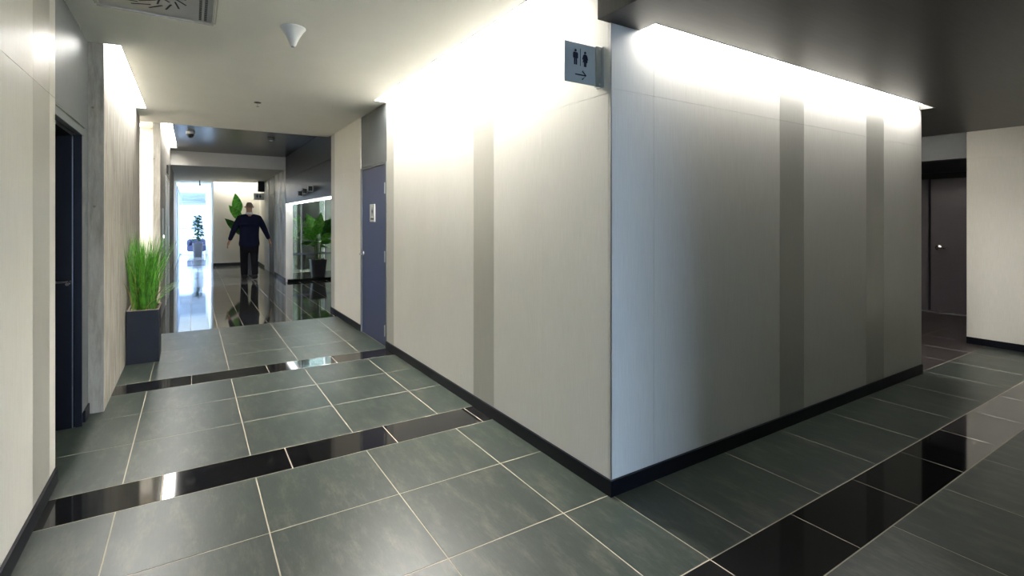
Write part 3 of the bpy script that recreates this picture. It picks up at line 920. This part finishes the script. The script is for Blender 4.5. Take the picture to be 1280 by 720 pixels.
# ------------------------------------------------------------------ plants
def leaf_bm(L, Wd, curl, fold=0.25, nu=9, nv=5):
    """a leaf along +X from the origin, curved down along its length and folded along the midrib"""
    bm = bmesh.new()
    rows_ = []
    for i in range(nu):
        u = i / (nu - 1)
        w = Wd * math.sin(PI * min(1, (u * 0.96 + 0.03)) ** 0.80) * (1 - 0.25 * u)
        w = max(w, 0.002)
        cx_, cz = L * u * (1 - 0.12 * curl * u), -curl * L * 0.45 * u * u
        row = []
        for j in range(nv):
            v = -1 + 2 * j / (nv - 1)
            row.append(bm.verts.new((cx_, v * w * 0.5, cz + abs(v) * w * 0.5 * fold + 0.012 * math.sin(9 * u + 2 * v) * abs(v))))
        rows_.append(row)
    for a, b in zip(rows_, rows_[1:]):
        for j in range(nv - 1):
            bm.faces.new((a[j], b[j], b[j + 1], a[j + 1]))
    r = bmesh.ops.solidify(bm, geom=list(bm.faces), thickness=0.0025)
    return bm


def put_leaf(parent, base, az, el, L, Wd, curl, mat, roll=0.0):
    bm = leaf_bm(L, Wd, curl)
    m = Matrix.Translation(base) @ Matrix.Rotation(az, 4, 'Z') @ Matrix.Rotation(-el, 4, 'Y') @ Matrix.Rotation(roll, 4, 'X')
    bmesh.ops.transform(bm, matrix=m, verts=bm.verts)
    return obj('leaf', bm, mat, parent, True)


def taper_pot(x, y, z0, wt, wb, h, parent, mat, soil_drop=0.03):
    bm = bmesh.new()

    def ring(w, z):
        r_ = 0.18 * w
        pts = []
        for cx_, cy_, a0 in ((1, 1, 0), (-1, 1, PI / 2), (-1, -1, PI), (1, -1, 3 * PI / 2)):
            for k_ in range(4):
                a = a0 + PI / 2 * k_ / 3
                pts.append(bm.verts.new((x + cx_ * (w / 2 - r_) + r_ * math.cos(a), y + cy_ * (w / 2 - r_) + r_ * math.sin(a), z)))
        return pts
    rg = [ring(wb, z0), ring(wb + (wt - wb) * 0.5, z0 + h * 0.5), ring(wt, z0 + h), ring(wt - 0.03, z0 + h), ring(wt - 0.04, z0 + h - soil_drop - 0.01)]
    for a, b in zip(rg, rg[1:]):
        for k_ in range(16):
            bm.faces.new((a[k_], a[(k_ + 1) % 16], b[(k_ + 1) % 16], b[k_]))
    bm.faces.new(list(reversed(rg[0])))
    bm.faces.new(rg[-1])
    bmesh.ops.recalc_face_normals(bm, faces=bm.faces)
    obj('pot', bm, mat, parent, False)
    obj('soil', lathe([((wt - 0.05) * 0.52, z0 + h - soil_drop - 0.008), ((wt - 0.05) * 0.5, z0 + h - soil_drop + 0.004), (0.02, z0 + h - soil_drop + 0.012)], 16, (x, y, 0)), 'soil', parent)


# grass planter against the concrete wall
gp = thing('grass_planter', 'tall anthracite box planter of upright green grass by the concrete wall', 'planter', (-0.395, 6.27, 0))
px0, px1, py0, py1, ph = -0.527, -0.270, 6.06, 6.50, 0.51
th = 0.016
obj('box', B((px0, px1, py0, py0 + th, 0, ph), (px0, px1, py1 - th, py1, 0, ph), (px0, px0 + th, py0 + th, py1 - th, 0, ph),
             (px1 - th, px1, py0 + th, py1 - th, 0, ph), (px0 + th, px1 - th, py0 + th, py1 - th, 0, 0.03)), 'pot_navy', gp)
obj('rim', B((px0 - 0.002, px1 + 0.002, py0 - 0.002, py0 + th, ph, ph + 0.006), (px0 - 0.002, px1 + 0.002, py1 - th, py1 + 0.002, ph, ph + 0.006),
             (px0 - 0.002, px0 + th, py0 + th, py1 - th, ph, ph + 0.006), (px1 - th, px1 + 0.002, py0 + th, py1 - th, ph, ph + 0.006)), 'soil', gp)
obj('handle_slot', B((px1 - 0.001, px1 + 0.003, 6.22, 6.34, 0.30, 0.42), bevel=0.001), 'black', gp)
obj('mulch', B((px0 + th, px1 - th, py0 + th, py1 - th, 0.4, ph - 0.015)), 'soil', gp)
chips = bmesh.new()
for k in range(90):
    x = random.uniform(px0 + 0.03, px1 - 0.03); y = random.uniform(py0 + 0.03, py1 - 0.03); s = random.uniform(0.006, 0.015)
    vs = bx(chips, x - s, x + s, y - s * 0.6, y + s * 0.6, ph - 0.02, ph - 0.008 + random.uniform(0, 0.006))
obj('bark_chips', chips, 'soil', gp, kind='stuff')


def blades(n, mat, droop, hmin, hmax, name):
    bm = bmesh.new()
    for k in range(n):
        bxp = random.gauss(-0.398, 0.045); byp = random.gauss(6.28, 0.07)
        bxp = min(max(bxp, px0 + 0.04), px1 - 0.04); byp = min(max(byp, py0 + 0.05), py1 - 0.05)
        h = random.uniform(hmin, hmax)
        a = random.uniform(0, 2 * PI)
        outx, outy = (bxp + 0.398) * 1.7, (byp - 6.28) * 1.2
        lean = random.uniform(0.0, droop)
        dx, dy = outx + lean * math.cos(a), outy + lean * math.sin(a)
        if dx < -0.03:
            dx *= 0.55
        w = random.uniform(0.004, 0.0085)
        ca = random.uniform(0, PI)
        ux, uy = math.cos(ca) * w, math.sin(ca) * w
        prev = None
        sag = lean * lean * 1.6
        for i in range(7):
            u = i / 6
            q = u ** 1.8
            x = bxp + dx * q
            x = max(x, XK + 0.006)
            y = byp + dy * q
            z = ph - 0.02 + h * u - sag * h * u ** 3
            ww = (1 - u) ** 0.6
            p = (bm.verts.new((x - ux * ww, y - uy * ww, z)), bm.verts.new((x + ux * ww + 0.0003, y + uy * ww, z)))
            if prev:
                bm.faces.new((prev[0], prev[1], p[1], p[0]))
            prev = p
    return obj(name, bm, mat, gp, True, kind='stuff')


blades(280, 'grass', 0.16, 0.55, 0.80, 'grass_blades')
blades(60, 'grass', 0.55, 0.30, 0.50, 'drooping_blades')
blades(26, 'grass_dry', 0.5, 0.25, 0.6, 'dry_blades')

# broad-leaf plant on the black platform
bp = thing('potted_broadleaf', 'broad-leaved green plant in a tapered charcoal pot on the black platform', 'plant', (2.53, 12.55, 0.06))
taper_pot(2.53, 12.55, 0.06, 0.36, 0.27, 0.40, bp, 'pot_dark')
for k in range(5):
    a = 2 * PI * k / 5 + 0.3
    obj('stem', T([(2.53 + 0.05 * math.cos(a), 12.55 + 0.05 * math.sin(a), 0.42), (2.53 + 0.07 * math.cos(a), 12.55 + 0.07 * math.sin(a), 0.72),
                   (2.53 + 0.10 * math.cos(a), 12.55 + 0.10 * math.sin(a), 1.02 + 0.05 * (k % 3))], 0.011, 7, 0.007), 'stem', bp, True)
for (z, az, el, L, wd, cu, mt, ro) in ((0.78, 2.9, 0.35, 0.36, 0.22, .5, 'leaf_dark', 0.6), (0.82, -0.3, 0.35, 0.38, 0.24, .5, 'leaf', -0.6), (0.86, -1.7, 0.35, 0.34, 0.26, .6, 'leaf', 0.0),
                                       (0.94, 1.2, 0.5, 0.38, 0.24, .5, 'leaf_dark', 0.2), (0.98, 3.4, 0.75, 0.42, 0.27, .3, 'leaf', 0.9), (1.00, -0.3, 0.65, 0.44, 0.27, .3, 'leaf_dark', -0.9),
                                       (1.04, -1.9, 0.85, 0.42, 0.28, .4, 'leaf', 0.2), (1.08, 0.0, 0.95, 0.50, 0.26, .2, 'leaf', -1.2), (1.10, 2.6, 1.0, 0.46, 0.27, .2, 'leaf_dark', 1.1),
                                       (1.12, -1.5, 1.25, 0.48, 0.28, .15, 'leaf', 0.1), (1.12, 3.1, 1.15, 0.48, 0.28, .2, 'leaf', 1.3), (1.14, -0.3, 0.75, 0.48, 0.26, .25, 'leaf_dark', -1.1),
                                       (0.80, -2.5, 0.25, 0.36, 0.24, .6, 'leaf', 0.4), (0.74, -0.9, 0.25, 0.34, 0.22, .6, 'leaf', -0.3), (0.92, -2.9, 0.55, 0.38, 0.26, .4, 'leaf', 0.7),
                                       (0.92, -0.1, 0.5, 0.4, 0.24, .4, 'leaf', -0.8)):
    put_leaf(bp, (2.53 + 0.06 * math.cos(az), 12.55 + 0.06 * math.sin(az), z), az, el, L, wd, cu, mt, ro)

# tall strelitzia behind the person
SX, SY = 1.36, 16.4
st = thing('potted_strelitzia', 'tall plant with big upright paddle leaves by the far white wall', 'plant', (SX, SY, 0))
taper_pot(SX, SY, 0.0, 0.34, 0.26, 0.42, st, 'pot_dark')
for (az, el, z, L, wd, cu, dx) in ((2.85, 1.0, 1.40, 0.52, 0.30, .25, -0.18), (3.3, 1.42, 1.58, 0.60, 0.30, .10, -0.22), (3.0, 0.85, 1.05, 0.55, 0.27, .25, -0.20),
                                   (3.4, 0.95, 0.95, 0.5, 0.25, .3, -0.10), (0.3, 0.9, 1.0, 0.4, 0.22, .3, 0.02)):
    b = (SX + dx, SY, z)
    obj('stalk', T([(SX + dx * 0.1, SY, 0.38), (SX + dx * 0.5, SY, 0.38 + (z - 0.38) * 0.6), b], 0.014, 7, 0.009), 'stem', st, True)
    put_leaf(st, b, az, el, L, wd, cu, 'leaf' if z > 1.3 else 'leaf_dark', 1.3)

# ficus by the far window, with the sofa
fc = thing('potted_ficus', 'small dark-leaved tree in a tall charcoal pot by the far window', 'plant', (0.20, 22.6, 0))
taper_pot(0.20, 22.6, 0.0, 0.34, 0.26, 0.52, fc, 'pot_dark')
obj('trunk', T([(0.20, 22.6, 0.48), (0.21, 22.6, 0.8), (0.19, 22.6, 1.1), (0.20, 22.6, 1.45)], 0.018, 7, 0.008), 'trunk', fc, True)
fol = bmesh.new()
for k in range(240):
    u = random.random()
    z = 0.62 + u * 0.95
    rad = (0.19 - 0.13 * u) * random.uniform(0.25, 1.0)
    a = random.uniform(0, 2 * PI)
    one = leaf_bm(0.15, 0.10, 0.5, nu=5, nv=3)
    m = Matrix.Translation((0.20 + rad * math.cos(a), 22.6 + rad * math.sin(a), z)) @ Matrix.Rotation(a + random.uniform(-.6, .6), 4, 'Z') @ Matrix.Rotation(random.uniform(-.5, .5), 4, 'Y')
    bmesh.ops.transform(one, matrix=m, verts=one.verts)
    tmp = bpy.data.meshes.new('tmp'); one.to_mesh(tmp); one.free()
    fol.from_mesh(tmp); bpy.data.meshes.remove(tmp)
obj('foliage', fol, 'ficus', fc, True, kind='stuff')
sf = thing('sofa', 'dark navy low sofa with chrome legs before the far window', 'sofa', (0.15, 23.6, 0))
obj('seat', B((-0.15, 0.48, 23.3, 23.9, 0.16, 0.40), bevel=0.03, seg=2), 'sofa', sf, True)
obj('backrest', B((-0.15, 0.48, 23.9, 24.05, 0.2, 0.62), bevel=0.03, seg=2), 'sofa', sf, True)
obj('armrest', B((-0.16, -0.05, 23.28, 23.9, 0.40, 0.58), bevel=0.03, seg=2), 'sofa', sf, True)
for (x, y) in ((-0.12, 23.33), (0.44, 23.33), (-0.12, 24.0), (0.44, 24.0)):
    obj('leg', T([(x, y, 0), (x, y, 0.17)], 0.012, 8), 'chrome', sf, True)

# ------------------------------------------------------------------ person walking away
PX, PY = 1.15, 13.35
pe = thing('person', 'person in navy jacket and black trousers walking away down the corridor', 'person', (PX, PY, 0))


def skin(name, verts, edges, mat, parent, sub=2, root=0):
    me = bpy.data.meshes.new(name)
    me.from_pydata([v[:3] for v in verts], edges, [])
    o = bpy.data.objects.new(name, me)
    C.objects.link(o)
    o.parent = parent
    me.materials.append(M[mat])
    md = o.modifiers.new('skin', 'SKIN')
    md.use_smooth_shade = True
    if not me.skin_vertices:
        me.skin_vertices.new()
    for i, v in enumerate(verts):
        sv = me.skin_vertices[0].data[i]
        sv.radius = (v[3], v[4])
        sv.use_root = (i == root)
    s_ = o.modifiers.new('sub', 'SUBSURF')
    s_.levels = sub
    s_.render_levels = sub
    return o


# local frame: person faces +Y, x to the right; units metres
# bare body: pelvis-neck-head, arms to the five fingers (mostly under the clothes)
V = []; Ed = []


def add(*v):
    V.append(v)
    return len(V) - 1


def link(a, b):
    Ed.append((a, b))


pel = add(0, 0, 0.96, 0.13, 0.10)
ab = add(0, 0, 1.12, 0.13, 0.09); link(pel, ab)
ch = add(0, 0.0, 1.34, 0.15, 0.10); link(ab, ch)
nb = add(0, 0.01, 1.52, 0.062, 0.06); link(ch, nb)
nk = add(0, 0.02, 1.60, 0.058, 0.06); link(nb, nk)
hd1 = add(0, 0.035, 1.68, 0.070, 0.085); link(nk, hd1)
hd2 = add(0, 0.03, 1.76, 0.076, 0.096); link(hd1, hd2)
hd3 = add(0, 0.025, 1.815, 0.050, 0.062); link(hd2, hd3)
nose = add(0, 0.135, 1.70, 0.014, 0.016); link(hd1, nose)
hand_pts = {}
for sx, el_, wr in ((-1, (-0.335, -0.05, 1.13), (-0.41, 0.03, 0.90)), (1, (0.335, 0.0, 1.14), (0.43, 0.06, 0.91))):
    sh = add(sx * 0.21, 0, 1.47, 0.058, 0.058); link(ch, sh)
    e = add(*el_, 0.045, 0.045); link(sh, e)
    w = add(*wr, 0.030, 0.026); link(e, w)
    d = (Vector(wr) - Vector(el_)).normalized()
    pm = Vector(wr) + d * 0.07
    p = add(*pm, 0.030, 0.020); link(w, p)
    # palm spreads along y (hand seen edge-on from behind), four fingers and a thumb
    for k, (off, ln) in enumerate(((-0.030, 0.062), (-0.010, 0.080), (0.011, 0.084), (0.032, 0.074))):
        b0 = pm + d * 0.035 + Vector((0, off, 0))
        f1 = add(*b0, 0.0105, 0.0105); link(p, f1)
        b1 = b0 + d * ln * 0.55 + Vector((-sx * 0.006, 0, 0))
        f2 = add(*b1, 0.0095, 0.0095); link(f1, f2)
        b2 = b1 + d * ln * 0.5 + Vector((-sx * 0.020, 0.004, 0))
        f3 = add(*b2, 0.008, 0.008); link(f2, f3)
    t0 = Vector(wr) + d * 0.035 + Vector((-sx * 0.01, 0.038, 0))
    a1 = add(*t0, 0.012, 0.012); link(p, a1)
    a2 = add(*(t0 + d * 0.055 + Vector((-sx * 0.012, 0.022, 0))), 0.010, 0.010); link(a1, a2)
for sx, kn_, an, toe in ((-1, (-0.105, 0.10, 0.51), (-0.10, 0.06, 0.10), 0.0), (1, (0.105, 0.0, 0.51), (0.10, -0.20, 0.14), 0.0)):
    hp = add(sx * 0.09, 0, 0.90, 0.085, 0.09); link(pel, hp)
    kk = add(*kn_, 0.058, 0.060); link(hp, kk)
    aa = add(*an, 0.038, 0.042); link(kk, aa)
body = skin('body', V, Ed, 'skin', pe)

# jacket: torso and sleeves with a straight hem
V = []; Ed = []
j0 = add(0, 0, 1.10, 0.222, 0.15)
j1 = add(0, 0, 0.90, 0.240, 0.16); link(j0, j1)
j1b = add(0, 0, 0.68, 0.25, 0.165); link(j1, j1b)
j2 = add(0, 0, 1.27, 0.222, 0.145); link(j0, j2)
j3 = add(0, 0.0, 1.41, 0.165, 0.12); link(j2, j3)
j4 = add(0, 0.012, 1.55, 0.105, 0.10); link(j3, j4)
for sx, el_, wr in ((-1, (-0.335, -0.05, 1.13), (-0.405, 0.025, 0.915)), (1, (0.335, 0.0, 1.14), (0.425, 0.055, 0.925))):
    sh = add(sx * 0.205, 0, 1.42, 0.078, 0.085); link(j3, sh)
    e = add(*el_, 0.066, 0.066); link(sh, e)
    w = add(*wr, 0.047, 0.045); link(e, w)
skin('jacket', V, Ed, 'navy_cloth', pe)
# jacket vent at the back and collar
obj('collar', lathe([(0.083, 1.520), (0.079, 1.560), (0.072, 1.575)], 20, (PX, PY + 0.018, 0)), 'collar', pe, True)
# trousers
V = []; Ed = []
q0 = add(0, 0, 0.92, 0.22, 0.14)
q1 = add(0, 0, 0.82, 0.22, 0.14); link(q0, q1)
for sx, kn_, an in ((-1, (-0.105, 0.10, 0.51), (-0.10, 0.05, 0.03)), (1, (0.105, 0.0, 0.51), (0.10, -0.21, 0.08))):
    a = add(sx * 0.10, 0.01, 0.70, 0.125, 0.12); link(q1, a)
    b = add(*kn_, 0.098, 0.09); link(a, b)
    c = add(*an, 0.078, 0.078); link(b, c)
skin('trousers', V, Ed, 'black_cloth', pe)
# shoes: left foot planted, right heel lifted
for pts in ([(-0.10, -0.04, 0.055, .070, .062), (-0.10, 0.10, 0.052, .070, .060), (-0.105, 0.23, 0.042, .060, .046)],
            [(0.10, -0.27, 0.09, .068, .062), (0.10, -0.16, 0.062, .070, .060), (0.105, -0.05, 0.044, .060, .046)]):
    skin('shoe', pts, [(0, 1), (1, 2)], 'leather', pe)
# short hair fringe round the back of the head, ears
skin('hair', [(0, -0.010, 1.665, .068, .066), (0, -0.004, 1.74, .080, .084), (0, 0.006, 1.79, .066, .072)], [(0, 1), (1, 2)], 'hair', pe)
for sx in (-1, 1):
    obj('ear', lathe([(0.004, -0.012), (0.020, -0.008), (0.026, 0.0), (0.020, 0.008), (0.004, 0.012)], 12, (PX + sx * 0.084, PY + 0.03, 1.70), 'X'), 'skin', pe, True)
